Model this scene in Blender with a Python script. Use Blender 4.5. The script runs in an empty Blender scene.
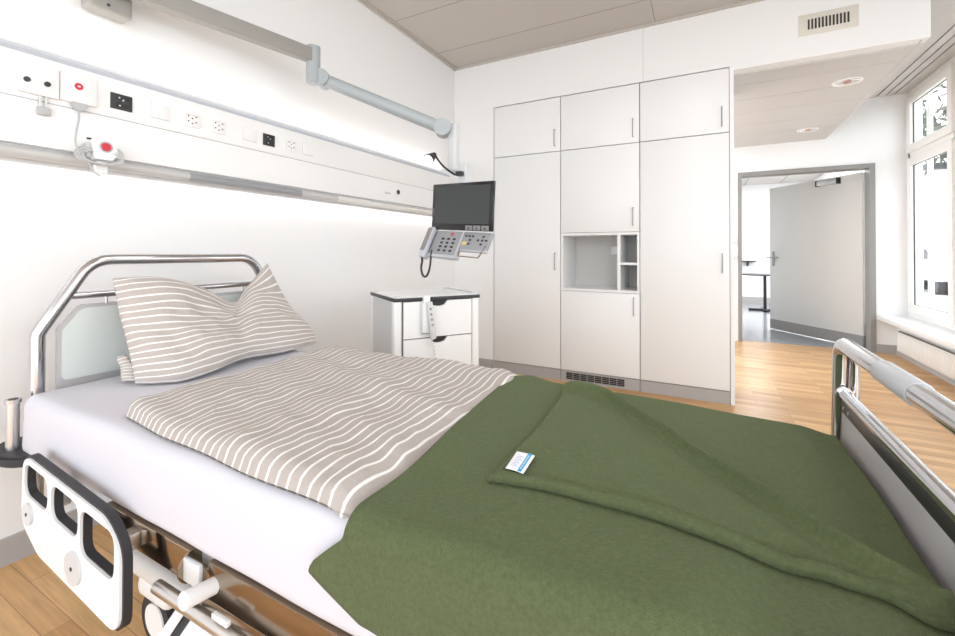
import bpy, bmesh, math, random
from mathutils import Vector, Matrix, noise
random.seed(7)
PI = math.pi
COL = bpy.context.scene.collection
def V(*a): return Vector(a)

# ------------------------------------------------------------------ materials
MATS = {}
def mat(name, col, rough=.5, metal=0., bump=0., bscale=200., mottle=0., mscale=8., spec=.5, coat=0., sheen=0.):
    m = bpy.data.materials.new(name); m.use_nodes = True
    nt = m.node_tree; b = nt.nodes['Principled BSDF']
    b.inputs['Base Color'].default_value = (*col, 1)
    b.inputs['Roughness'].default_value = rough
    b.inputs['Metallic'].default_value = metal
    b.inputs['Specular IOR Level'].default_value = spec
    b.inputs['Coat Weight'].default_value = coat
    if sheen:
        b.inputs['Sheen Weight'].default_value = sheen
        b.inputs['Sheen Roughness'].default_value = .5
        b.inputs['Sheen Tint'].default_value = (.8, .9, .7, 1)
    tc = nt.nodes.new('ShaderNodeTexCoord')
    if bump:
        n = nt.nodes.new('ShaderNodeTexNoise'); n.inputs['Scale'].default_value = bscale; n.inputs['Detail'].default_value = 3
        nt.links.new(tc.outputs['Object'], n.inputs['Vector'])
        bp = nt.nodes.new('ShaderNodeBump'); bp.inputs['Strength'].default_value = bump; bp.inputs['Distance'].default_value = .003
        nt.links.new(n.outputs['Fac'], bp.inputs['Height']); nt.links.new(bp.outputs['Normal'], b.inputs['Normal'])
    if mottle:
        n = nt.nodes.new('ShaderNodeTexNoise'); n.inputs['Scale'].default_value = mscale; n.inputs['Detail'].default_value = 5
        nt.links.new(tc.outputs['Object'], n.inputs['Vector'])
        mx = nt.nodes.new('ShaderNodeMix'); mx.data_type = 'RGBA'
        mx.inputs[6].default_value = (*[c*(1-mottle) for c in col], 1)
        mx.inputs[7].default_value = (*[min(1, c*(1+mottle)) for c in col], 1)
        nt.links.new(n.outputs['Fac'], mx.inputs[0]); nt.links.new(mx.outputs[2], b.inputs['Base Color'])
    MATS[name] = m
    return m

def emis(name, col, s):
    m = bpy.data.materials.new(name); m.use_nodes = True
    b = m.node_tree.nodes['Principled BSDF']
    b.inputs['Base Color'].default_value = (*col, 1)
    b.inputs['Emission Color'].default_value = (*col, 1); b.inputs['Emission Strength'].default_value = s
    return m

def stripe_mat(name, base, white, n, width, warp=.012):
    m = bpy.data.materials.new(name); m.use_nodes = True
    nt = m.node_tree; N = nt.nodes; L = nt.links; b = N['Principled BSDF']
    b.inputs['Roughness'].default_value = .85; b.inputs['Specular IOR Level'].default_value = .15
    uv = N.new('ShaderNodeUVMap'); uv.uv_map = 'UVMap'
    sep = N.new('ShaderNodeSeparateXYZ'); L.new(uv.outputs['UV'], sep.inputs[0])
    nz = N.new('ShaderNodeTexNoise'); nz.inputs['Scale'].default_value = 4; L.new(uv.outputs['UV'], nz.inputs['Vector'])
    w = N.new('ShaderNodeMath'); w.operation = 'MULTIPLY_ADD'; w.inputs[1].default_value = warp
    L.new(nz.outputs['Fac'], w.inputs[0]); L.new(sep.outputs['Y'], w.inputs[2])
    mu = N.new('ShaderNodeMath'); mu.operation = 'MULTIPLY'; mu.inputs[1].default_value = n; L.new(w.outputs[0], mu.inputs[0])
    fr = N.new('ShaderNodeMath'); fr.operation = 'FRACT'; L.new(mu.outputs[0], fr.inputs[0])
    sb = N.new('ShaderNodeMath'); sb.operation = 'SUBTRACT'; sb.inputs[1].default_value = .5; L.new(fr.outputs[0], sb.inputs[0])
    ab = N.new('ShaderNodeMath'); ab.operation = 'ABSOLUTE'; L.new(sb.outputs[0], ab.inputs[0])
    rp = N.new('ShaderNodeMapRange'); rp.inputs['From Min'].default_value = width*.5; rp.inputs['From Max'].default_value = width*.5+.07
    L.new(ab.outputs[0], rp.inputs['Value'])
    # a second thin accent line beside each pale stripe
    mx = N.new('ShaderNodeMix'); mx.data_type = 'RGBA'
    mx.inputs[6].default_value = (*white, 1); mx.inputs[7].default_value = (*base, 1)
    L.new(rp.outputs[0], mx.inputs[0]); L.new(mx.outputs[2], b.inputs['Base Color'])
    tc = N.new('ShaderNodeTexCoord')
    n2 = N.new('ShaderNodeTexNoise'); n2.inputs['Scale'].default_value = 17; n2.inputs['Detail'].default_value = 4
    L.new(tc.outputs['Object'], n2.inputs['Vector'])
    bp = N.new('ShaderNodeBump'); bp.inputs['Strength'].default_value = .5; bp.inputs['Distance'].default_value = .02
    L.new(n2.outputs['Fac'], bp.inputs['Height']); L.new(bp.outputs['Normal'], b.inputs['Normal'])
    return m

def wood_mat():
    m = bpy.data.materials.new('oak_strip_parquet'); m.use_nodes = True
    nt = m.node_tree; N = nt.nodes; L = nt.links; b = N['Principled BSDF']
    tc = N.new('ShaderNodeTexCoord')
    br = N.new('ShaderNodeTexBrick'); br.offset = .37; br.offset_frequency = 2; br.squash = 1
    br.inputs['Scale'].default_value = 1; br.inputs['Brick Width'].default_value = .52; br.inputs['Row Height'].default_value = .068
    br.inputs['Mortar Size'].default_value = .0012; br.inputs['Bias'].default_value = 0
    br.inputs['Color1'].default_value = (.48, .25, .098, 1); br.inputs['Color2'].default_value = (.70, .44, .205, 1)
    br.inputs['Mortar'].default_value = (.36, .19, .09, 1)
    L.new(tc.outputs['Object'], br.inputs['Vector'])
    mp = N.new('ShaderNodeMapping'); mp.inputs['Scale'].default_value = (3, 45, 1); L.new(tc.outputs['Object'], mp.inputs['Vector'])
    nz = N.new('ShaderNodeTexNoise'); nz.inputs['Scale'].default_value = 1.5; nz.inputs['Detail'].default_value = 6; nz.inputs['Distortion'].default_value = .6
    L.new(mp.outputs[0], nz.inputs['Vector'])
    rp = N.new('ShaderNodeMapRange'); rp.inputs['From Min'].default_value = .3; rp.inputs['From Max'].default_value = .7
    rp.inputs['To Min'].default_value = .82; rp.inputs['To Max'].default_value = 1.12; L.new(nz.outputs['Fac'], rp.inputs['Value'])
    mx = N.new('ShaderNodeMix'); mx.data_type = 'RGBA'; mx.blend_type = 'MULTIPLY'; mx.inputs[0].default_value = 1
    L.new(br.outputs['Color'], mx.inputs[6]); L.new(rp.outputs[0], mx.inputs[7]); L.new(mx.outputs[2], b.inputs['Base Color'])
    b.inputs['Roughness'].default_value = .32; b.inputs['Specular IOR Level'].default_value = .45
    return m

def glass_mat():
    m = bpy.data.materials.new('window_glass'); m.use_nodes = True
    nt = m.node_tree; N = nt.nodes; L = nt.links; N.remove(N['Principled BSDF'])
    tr = N.new('ShaderNodeBsdfTransparent'); tr.inputs[0].default_value = (.96, .98, .98, 1)
    gl = N.new('ShaderNodeBsdfGlossy'); gl.inputs['Roughness'].default_value = .02
    mx = N.new('ShaderNodeMixShader'); mx.inputs[0].default_value = .06; L.new(tr.outputs[0], mx.inputs[1]); L.new(gl.outputs[0], mx.inputs[2])
    L.new(mx.outputs[0], N['Material Output'].inputs['Surface'])
    return m

WALL = mat('white_wall_paint', (.86, .865, .87), .8, bump=.05, bscale=350)
CEIL = mat('beige_metal_ceiling', (.52, .485, .445), .6)
SOFF = mat('pale_ceiling_panel', (.60, .585, .57), .6)
SEAM = mat('ceiling_seam', (.30, .27, .24), .8)
CAB = mat('white_laminate', (.85, .86, .87), .38)
GAP = mat('shadow_gap_grey', (.20, .20, .20), .8)
PLN = mat('plinth_grey', (.42, .405, .40), .5)
DARK = mat('dark_grey_plastic', (.03, .03, .033), .4)
BLACK = mat('black_plastic', (.012, .012, .014), .35)
RUBBER = mat('black_rubber', (.025, .024, .028), .55)
STEEL = mat('brushed_steel', (.62, .61, .60), .3, 1.)
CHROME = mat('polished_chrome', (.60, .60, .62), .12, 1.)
CHROMED = mat('chrome_reflection_brown', (.36, .29, .22), .15, 1.)  # chrome with the wooden floor's brown reflection put into its base colour
FRAMEG = mat('grey_door_frame', (.27, .26, .25), .45)
LEAF = mat('grey_door_leaf', (.66, .655, .63), .5)
WOOD = wood_mat()
LINO = mat('blue_grey_linoleum', (.28, .30, .325), .16, mottle=.06, mscale=5)
WINF = mat('window_frame_white', (.86, .85, .82), .4)
SILL = mat('sill_white', (.88, .88, .87), .35)
GLASS = glass_mat()
RADI = mat('radiator_white', (.82, .80, .77), .45)
PANEL = mat('bed_head_panel_white', (.90, .90, .90), .35)
TRIMB = mat('blue_grey_trim', (.50, .54, .60), .4)
SEAMG = mat('thin_seam_grey', (.55, .55, .56), .6)
RAILG = mat('satin_grey_rail', (.58, .575, .57), .35)
RAILD = mat('dark_satin_rail', (.32, .33, .35), .35)
RAILW = mat('cream_rail', (.80, .79, .76), .35)
RED = mat('red_button', (.62, .02, .05), .35)
CORD = mat('grey_cable', (.50, .51, .52), .45)
BEAM = mat('beam_backlit_grey', (.33, .325, .305), .5)  # arm grey darkened, the beam's backlit shade is in the colour
ARM = mat('arm_blue_grey', (.38, .42, .44), .4)
ARML = mat('arm_light_grey', (.60, .62, .63), .4)
SCREEN = mat('switched_off_screen', (.048, .056, .056), .3, spec=.35)
BEZEL = mat('gloss_black_bezel', (.01, .01, .012), .15)
KEYP = mat('keypad_silver', (.30, .31, .33), .4)
KEYL = mat('keypad_light_silver', (.50, .52, .56), .35)
KEYLT = mat('pivot_disc_grey', (.60, .61, .62), .35)
KEYG = mat('handset_grey', (.24, .23, .23), .45)
YEL = mat('yellow_key', (.70, .55, .20), .5)
SHEET = mat('white_sheet', (.61, .61, .665), .8, bump=.15, bscale=30, spec=.2)
FLEECE = mat('green_fleece', (.098, .122, .058), .95, bump=1., bscale=380, mottle=.30, mscale=150, spec=.08, sheen=.10)
STRIPE_P = stripe_mat('pillow_stripes', (.46, .415, .385), (.80, .79, .78), 17, .13, .035)
STRIPE_D = stripe_mat('duvet_stripes', (.43, .39, .365), (.78, .77, .76), 37, .13, .045)
HBP = mat('pale_green_board', (.66, .71, .69), .22)
FBP = mat('grey_foot_board', (.48, .47, .475), .4)
BEDW = mat('bed_white_enamel', (.82, .83, .83), .35)
BEDG = mat('bed_light_grey', (.60, .61, .61), .45)
LABELW = mat('label_white', (.85, .86, .90), .7)
LABELB = mat('label_blue', (.04, .36, .68), .6)
LABELP = mat('label_lilac', (.52, .50, .74), .6)
MARKW = mat('mark_white', (.9, .9, .9), .6)
LEAVES = mat('hazy_foliage', (.13, .14, .11), .8)  # leaf colour lightened to paint in the outdoor haze
BARK = mat('tree_bark', (.12, .09, .07), .9)
HOUSEW = mat('white_render', (.88, .88, .88), .9)
ASPH = mat('pale_paving', (.62, .62, .62), .9)
CARB = mat('silver_car_paint', (.66, .68, .71), .25, .3)
LENS = emis('lamp_lens', (1, .97, .92), .8)
SPOTW = mat('spot_white_ring', (.85, .84, .82), .35)
SPOTR = mat('spot_reflector', (.9, .9, .9), .2, .6)
SPOTB = mat('spot_bulb', (.45, .28, .22), .4)
VENTP = mat('vent_cream', (.70, .67, .60), .5)

# ------------------------------------------------------------------ mesh helpers
class MB:
    def __init__(s): s.bm = bmesh.new(); s.uv = None
    def box(s, a, b, bev=0, seg=2, M=None):
        a, b = Vector(a), Vector(b)
        lo = Vector([min(a[i], b[i]) for i in range(3)]); hi = Vector([max(a[i], b[i]) for i in range(3)])
        r = bmesh.ops.create_cube(s.bm, size=1)
        vs = r['verts']
        for v in vs: v.co = Vector([lo[i] + (v.co[i]+.5)*(hi[i]-lo[i]) for i in range(3)])
        if bev:
            es = list({e for v in vs for e in v.link_edges})
            r = bmesh.ops.bevel(s.bm, geom=es, offset=bev, segments=seg, affect='EDGES', profile=.5, clamp_overlap=True)
            vs = list(set(r['verts']) | {v for v in vs if v.is_valid})
        if M is not None:
            for v in vs: v.co = M @ v.co
        return s
    def cyl(s, p, q, r, seg=24, r2=None, caps=True):
        p, q = Vector(p), Vector(q); d = q-p
        r2 = r if r2 is None else r2
        rot = d.to_track_quat('Z', 'Y').to_matrix().to_4x4()
        M = Matrix.Translation((p+q)/2) @ rot
        bmesh.ops.create_cone(s.bm, cap_ends=caps, segments=seg, radius1=r, radius2=r2, depth=d.length, matrix=M)
        return s
    def sph(s, c, r, seg=16, sc=(1, 1, 1)):
        M = Matrix.Translation(Vector(c)) @ Matrix.Diagonal((*sc, 1))
        bmesh.ops.create_uvsphere(s.bm, u_segments=seg, v_segments=seg//2+2, radius=r, matrix=M)
        return s
    def tube(s, pts, r, seg=14, closed=False):
        pts = [Vector(p) for p in pts]; n = len(pts); rings = []
        def tan(i):
            a = pts[(i-1) % n] if (closed or i > 0) else pts[i]
            b = pts[(i+1) % n] if (closed or i < n-1) else pts[i]
            return (b-a).normalized()
        t0 = tan(0); nrm = t0.orthogonal().normalized()
        for i in range(n):
            t = tan(i); nrm = (nrm - t*nrm.dot(t)).normalized(); bi = t.cross(nrm)
            rr = r(i/(n-1)) if callable(r) else r
            rings.append([s.bm.verts.new(pts[i] + (nrm*math.cos(2*PI*k/seg)+bi*math.sin(2*PI*k/seg))*rr) for k in range(seg)])
        for i in range(n if closed else n-1):
            A, B = rings[i], rings[(i+1) % n]
            for k in range(seg): s.bm.faces.new((A[k], A[(k+1) % seg], B[(k+1) % seg], B[k]))
        if not closed:
            s.bm.faces.new(rings[0][::-1]); s.bm.faces.new(rings[-1])
        return s
    def prism(s, poly, axis, lo, hi):
        def P(u, v, w):
            return {'x': (w, u, v), 'y': (u, w, v), 'z': (u, v, w)}[axis]
        A = [s.bm.verts.new(P(u, v, lo)) for u, v in poly]; B = [s.bm.verts.new(P(u, v, hi)) for u, v in poly]
        n = len(poly)
        s.bm.faces.new(A[::-1]); s.bm.faces.new(B)
        for i in range(n): s.bm.faces.new((A[i], A[(i+1) % n], B[(i+1) % n], B[i]))
        return s
    def grid(s, f, nu, nv, closedv=False, uvf=None):
        lay = s.bm.loops.layers.uv.get('UVMap') or s.bm.loops.layers.uv.new('UVMap')
        G = [[s.bm.verts.new(f(i/nu, j/nv)) for j in range(nv + (0 if closedv else 1))] for i in range(nu+1)]
        for i in range(nu):
            for j in range(nv):
                j2 = (j+1) % nv if closedv else j+1
                fc = s.bm.faces.new((G[i][j], G[i+1][j], G[i+1][j2], G[i][j2]))
                for lp, (a, b) in zip(fc.loops, ((i, j), (i+1, j), (i+1, j+1), (i, j+1))):
                    u, v = a/nu, b/nv
                    lp[lay].uv = uvf(u, v) if uvf else (u, v)
        return G
    def xf(s, M):
        for v in s.bm.verts: v.co = M @ v.co
        return s
    def build(s, name, m, parent=None, smooth=38, world=True):
        bm = s.bm
        bmesh.ops.recalc_face_normals(bm, faces=bm.faces[:])
        if parent is not None and world:
            inv = ROOTM.get(rootof(parent).name, Matrix.Identity(4)).inverted()
            for v in bm.verts: v.co = inv @ v.co
        if smooth:
            for f in bm.faces: f.smooth = True
            lim = math.radians(smooth)
            for e in bm.edges:
                if len(e.link_faces) == 2 and e.calc_face_angle(0) > lim: e.smooth = False
        me = bpy.data.meshes.new(name); bm.to_mesh(me); bm.free()
        me.materials.append(m)
        o = bpy.data.objects.new(name, me); COL.objects.link(o)
        if parent is not None: o.parent = parent
        return o
    def build_each(s, name, m, parent=None, smooth=38, world=True):
        # every loose piece becomes an object of its own
        bm = s.bm; bm.verts.index_update(); seen = set(); out = []
        for v0 in bm.verts:
            if v0.index in seen: continue
            st = [v0]; isl = []; seen.add(v0.index)
            while st:
                v = st.pop(); isl.append(v)
                for e in v.link_edges:
                    q = e.other_vert(v)
                    if q.index not in seen: seen.add(q.index); st.append(q)
            nb = MB(); mp = {v: nb.bm.verts.new(v.co) for v in isl}
            for f in {f for v in isl for f in v.link_faces}: nb.bm.faces.new([mp[v] for v in f.verts])
            out.append(nb.build(name, m, parent, smooth, world))
        bm.free(); return out
ROOTM = {}
def rootof(o):
    while o.parent is not None: o = o.parent
    return o
def thing(name, label, cat, loc=(0, 0, 0), rz=0, group=None, M=None):
    o = bpy.data.objects.new(name, None); COL.objects.link(o); o.empty_display_size = .1
    if M is None: M = Matrix.Translation(Vector(loc)) @ Matrix.Rotation(rz, 4, 'Z')
    o.matrix_world = M; ROOTM[o.name] = M.copy()
    return tag(o, label, cat, group)
def tag(o, label, cat=None, group=None):
    o['label'] = label
    if cat: o['category'] = cat
    if group: o['group'] = group
    return o
def struct(o): o['kind'] = 'structure'; return o
def bx(a, b, bev=0): return MB().box(a, b, bev)
def fillet(pts, rad, n=8, closed=False):
    pts = [Vector(p) for p in pts]; out = []; N = len(pts)
    rads = rad if isinstance(rad, (list, tuple)) else [rad]*N
    for i, p in enumerate(pts):
        if not closed and i in (0, N-1): out.append(p); continue
        a, b = pts[(i-1) % N], pts[(i+1) % N]
        da, db = (a-p), (b-p); ang = da.angle(db)
        r = rads[i]; tl = min(r/math.tan(ang/2), da.length*.49, db.length*.49)
        A = p + da.normalized()*tl; B = p + db.normalized()*tl
        for k in range(n+1):
            t = k/n; out.append(A*(1-t)**2 + p*2*t*(1-t) + B*t*t)
    return out
def fil2(pts, rad, n=6): return [(p[0], p[1]) for p in fillet([(a, b, 0) for a, b in pts], rad, n, True)]
def rrect(x0, y0, x1, y1, r, n=5): return fil2([(x0, y0), (x1, y0), (x1, y1), (x0, y1)], r, n)
def crom(pts, t):
    n = len(pts)-1; x = min(max(t, 0), 1)*n; i = min(int(x), n-1); f = x-i
    p0, p1, p2, p3 = pts[max(i-1, 0)], pts[i], pts[i+1], pts[min(i+2, n)]
    return .5*((2*p1) + (p2-p0)*f + (2*p0-5*p1+4*p2-p3)*f*f + (3*p1-p0-3*p2+p3)*f**3)
def plate_with_holes(outer, holes, lo, hi, M, name, m, parent):
    cu = bpy.data.curves.new('c', 'CURVE'); cu.dimensions = '2D'; cu.fill_mode = 'BOTH'; cu.extrude = (hi-lo)/2
    for loop in [outer]+holes:
        sp = cu.splines.new('POLY'); sp.points.add(len(loop)-1); sp.use_cyclic_u = True
        for p, q in zip(sp.points, loop): p.co = (q[0], q[1], 0, 1)
    o = bpy.data.objects.new('c', cu); COL.objects.link(o)
    dg = bpy.context.evaluated_depsgraph_get(); me = bpy.data.meshes.new_from_object(o.evaluated_get(dg))
    b = MB(); b.bm.from_mesh(me); bpy.data.objects.remove(o); bpy.data.curves.remove(cu); bpy.data.meshes.remove(me)
    b.xf(M @ Matrix.Translation((0, 0, (lo+hi)/2)))
    bmesh.ops.remove_doubles(b.bm, verts=b.bm.verts[:], dist=1e-5)
    return b.build(name, m, parent)
def smooth(a, b, x):
    t = min(max((x-a)/(b-a), 0), 1); return t*t*(3-2*t)

# ------------------------------------------------------------------ room shell
XL, YB, YF, ZC = -2.274, 3.82, 6.62, 3.03
Y0 = -2.6
struct(bx((XL-.1, Y0, 0), (XL, 4.5, ZC+.1)).build('wall_left', WALL))
struct(bx((XL-.1, Y0, -.08), (2.05, YF+.08, 0)).build('floor', WOOD))
c = struct(bx((XL-.1, Y0, ZC), (1.30, YB+.02, ZC+.1)).build('ceiling', CEIL))
b = MB()
for y in (2.25, 2.80, 3.44): b.box((XL+.045, y-.0025, ZC-.0015), (1.29, y+.0025, ZC+.003))
b.box((-.365, 3.44, ZC-.0016), (-.360, YB, ZC+.003))
b.box((XL+.040, Y0, ZC-.0016), (XL+.044, YB, ZC+.003))
b.build('panel_seam', SEAM, c)
MB().box((XL, Y0, ZC-.02), (XL+.018, YB, ZC)).box((XL, YB-.018, ZC-.02), (1.27, YB, ZC)).build('edge_profile', CEIL, c)
# wall above and beside the wardrobes
o = struct(MB().box((XL, YB, 2.565), (.185, YB+.1, ZC+.1)).box((.185, YB, 2.535), (1.27, YB+.1, ZC+.1)).box((XL, YB, 0), (-1.83, YB+.1, 2.565)).build('wall_back', WALL))
MB().box((-.4605, YB-.001, 2.565), (-.4575, YB+.01, ZC)).build('joint', SEAMG, o)
struct(bx((XL, YB-.012, 0), (-1.83, YB, .105)).build('baseboard_back', PLN))
struct(bx((XL, Y0, 0), (XL+.012, YB-.012, .10)).build('baseboard_left', PLN))
# lowered ceiling box beyond the wardrobes
o = struct(MB().box((.17, YB+.1, 2.525), (1.27, YF, 2.6)).box((1.25, YB+.1, 2.6), (1.27, YF, ZC+.1)).build('ceiling.001', SOFF))
b = MB()
for y in (4.17, 4.58, 5.02, 5.50, 5.98): b.box((.18, y-.002, 2.5235), (1.235, y+.002, 2.53))
b.box((1.232, YB+.02, 2.5235), (1.236, YF, 2.53))
b.build('panel_seam', SEAMG, o)
# slotted ceiling strip along the windows
o = struct(MB().box((1.27, Y0, 2.95), (1.725, YF, 3.0)).box((1.74, Y0, 2.95), (1.805, YF, 3.0)).box((1.82, Y0, 2.95), (1.875, YF, 3.0))
           .box((1.89, Y0, 2.95), (2.12, YF, 3.0)).build('ceiling.002', SOFF))
bx((1.27, Y0, 3.0), (2.12, YF, 3.1)).build('slot_backing', GAP, o)
# far wall with the doorway
DX0, DX1, DZ = .36, 1.72, 2.19
struct(MB().box((XL, YF, 0), (DX0, YF+.16, 3.1)).box((DX0, YF, DZ), (DX1, YF+.16, 3.1)).box((DX1, YF, 0), (2.12, YF+.16, 3.1)).build('wall_far', WALL))
struct(bx((DX1, YF-.012, 0), (1.90, YF, .10)).build('baseboard_far', PLN))
# window wall
WX = 2.0
WALLY = .2
struct(MB().box((1.90, WALLY, 0), (2.12, YF, .385)).box((2.0, YF-.02, .43), (2.12, YF, 2.95)).build('wall_right', WALL))
struct(bx((1.888, WALLY, 0), (1.90, YF, .095)).build('baseboard_right', PLN))
struct(bx((1.72, WALLY, .385), (2.02, YF, .437), .006).build('trim_1', SILL))
# windows
mod = 1.08; wn = 1; ytop = YF-.02
while ytop-mod > WALLY-.3:
    y1, y0 = ytop, ytop-mod
    w = bpy.data.objects.new('window_%d' % wn, None); COL.objects.link(w); struct(w); ROOTM[w.name] = Matrix.Identity(4)
    b = MB()
    b.box((WX, y0, .437), (WX+.07, y1, .50)).box((WX, y0, 2.88), (WX+.07, y1, 2.95)).box((WX, y0, 2.19), (WX+.07, y1, 2.265))
    b.box((WX, y1-.045, .50), (WX+.07, y1, 2.88)).box((WX, y0, .50), (WX+.07, y0+.045, 2.88))
    b.build('window_frame', WINF, w)
    for za, zb in ((.495, 2.20), (2.255, 2.885)):
        ya, yb = y0+.035, y1-.035; t = .088
        s = MB()
        s.box((WX-.025, ya, za), (WX+.03, yb, za+t), .006).box((WX-.025, ya, zb-t), (WX+.03, yb, zb), .006)
        s.box((WX-.024, ya+.001, za+.03), (WX+.029, ya+t, zb-.03)).box((WX-.024, yb-t, za+.03), (WX+.029, yb-.001, zb-.03))
        sh = s.build('sash', WINF, w)
        g = MB()
        g.box((WX+.002, ya+t-.002, za+t), (WX+.012, ya+t+.004, zb-t)).box((WX+.002, yb-t-.004, za+t), (WX+.012, yb-t+.002, zb-t))
        g.box((WX+.002, ya+t, za+t-.002), (WX+.012, yb-t, za+t+.004)).box((WX+.002, ya+t, zb-t-.004), (WX+.012, yb-t, zb-t+.002))
        g.build('seal', DARK, sh)
        bx((WX+.006, ya+t, za+t), (WX+.010, yb-t, zb-t)).build('pane', GLASS, sh)
    gd = MB()
    for yy in (y1-.17, y1-.215): gd.box((WX+.10, yy-.012, .45), (WX+.13, yy+.012, 2.9))
    gd.build('shutter_guide', WINF, w)
    ytop = y0; wn += 1
# radiator
t = thing('radiator', 'cream ribbed flat radiator under the window sill', 'radiator', (1.84, 4.2, .07))
def rad():
    b = MB(); y = 2.4; 
    b.box((1.845, 2.38, .072), (1.875, 6.43, .285), .004)
    while y < 6.41:
        b.box((1.838, y, .085), (1.848, y+.022, .272), .003, 1); y += .034
    return b
rad().build('front_panel', RADI, t)
b = MB(); b.box((1.85, 2.4, .2855), (1.874, 6.42, .292))
b.build('top_grille', GAP, t)
b = MB()
for y in (2.8, 4.3, 6.0): b.box((1.875, y, .10), (1.888, y+.04, .27))
b.build_each('wall_bracket', RADI, t)

# ------------------------------------------------------------------ doorway and the room beyond
fr = MB()
fr.box((DX0, YF-.015, 0), (DX0+.045, YF+.175, DZ-.05)).box((DX1-.05, YF-.015, 0), (DX1, YF+.175, DZ-.05)).box((DX0, YF-.015, DZ-.05), (DX1, YF+.175, DZ))
struct(fr.build('trim_2', FRAMEG))
H = V(1.668, 6.81, 0); E_ = V(.862, 7.93, 0)
dv = (E_-H); L_ = dv.length; ang = math.atan2(dv.y, dv.x)
d = bpy.data.objects.new('door_1', None); COL.objects.link(d); struct(d)
DM = Matrix.Translation(H) @ Matrix.Rotation(ang, 4, 'Z'); d.matrix_world = DM; ROOTM[d.name] = DM.copy()
# local: x along the leaf from hinge, +y is the side facing this room
bx((0, -.022, .012), (L_, .022, 2.12), .002).build('leaf', LEAF, d, world=False)
MB().box((.0, -.0235, .012), (L_, .0235, .155)).build('kick_plate', FRAMEG, d, world=False)
for s_ in (1,):
    h = MB(); h.box((L_-.085, .022, .95), (L_-.045, .030, 1.17), .003)
    h.cyl((L_-.065, .03, 1.08), (L_-.065, .075, 1.08), .010)
    h.tube(fillet([(L_-.065, .07, 1.08), (L_-.065, .075, 1.08), (L_-.20, .075, 1.08)], .01), .010, 10)
    h.cyl((L_+.01, .07, 1.08), (L_-.065, .07, 1.08), .009)
    h.cyl((L_-.065, .03, 1.0), (L_-.065, .034, 1.0), .012)
    h.build('door_handle', RAILD, d, world=False)
b = MB()
for z in (.25, 1.1, 1.95): b.cyl((-.004, .026, z-.05), (-.004, .026, z+.05), .010, 10)
b.build_each('hinge', STEEL, d, world=False)
cl = bx((.27, .022, 2.03), (.57, .07, 2.095), .006).build('door_closer', STEEL, d, world=False)
MB().box((.265, .0215, 2.025), (.285, .072, 2.10)).box((.555, .0215, 2.025), (.575, .072, 2.10)).build_each('end_cap', BLACK, cl, world=False)
# room beyond
struct(bx((-2.2, YF+.08, -.08), (2.12, 12.05, -.001)).build('floor.001', LINO))
struct(bx((-2.2, 11.9, 0), (2.12, 12.05, 2.8)).build('wall_beyond', WALL))
struct(bx((-2.2, 11.888, 0), (2.05, 11.90, .13)).build('baseboard_beyond', PLN))
struct(bx((-.35, YF+.16, 0), (-.25, 11.9, 2.72)).build('wall_beyond_left', WALL))
struct(MB().box((2.05, YF+.16, 0), (2.12, 11.9, .5)).box((2.05, YF+.16, 2.4), (2.12, 11.9, 2.72)).build('wall_beyond_right', WALL))
c2 = struct(bx((-.3, YF+.16, 2.72), (2.12, 12.05, 2.8)).build('ceiling.003', CEIL))
b = MB()
for x in (.1, .78, 1.46): b.box((x-.006, YF+.2, 2.716), (x+.006, 11.9, 2.722))
b.build('panel_seam', GAP, c2)
# pedestal table beyond the doorway
t = thing('pedestal_table', 'round grey topped table on one black leg beyond the doorway', 'table', (1.02, 10.35, 0))
MB().cyl((1.02, 10.35, .70), (1.02, 10.35, .722), .40, 40).build('table_top', DARK, t)
MB().cyl((1.02, 10.35, .02), (1.02, 10.35, .70), .028, 16).build('leg', BLACK, t)
MB().box((.74, 10.31, 0), (1.30, 10.39, .035), .008).box((.98, 10.07, .002), (1.06, 10.63, .034), .008).build_each('base', BLACK, t)
t = thing('wall_shelf', 'small black shelf on a bracket on the white wall beyond the doorway', 'shelf', (.84, 11.75, .95))
bx((.70, 11.60, .94), (.98, 11.90, .965), .004).build('shelf_board', BLACK, t)
MB().prism([(11.9, .94), (11.9, .84), (11.87, .84), (11.68, .94)], 'x', .82, .85).build('bracket', RUBBER, t)
# light switches beside the door frame
for z, nm in ((1.28, 'upper of two small white switch plates left of the grey door frame'), (1.08, 'lower of two small white switch plates left of the grey door frame')):
    t = thing('light_switch', nm, 'light switch', (.305, YF, z), group='switches by the doorway')
    bx((.27, YF-.010, z-.04), (.345, YF, z+.04), .003).build('switch_plate', PANEL, t)
    bx((.285, YF-.014, z-.024), (.33, YF-.010, z+.024), .002).build('rocker', KEYL, t)

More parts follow.
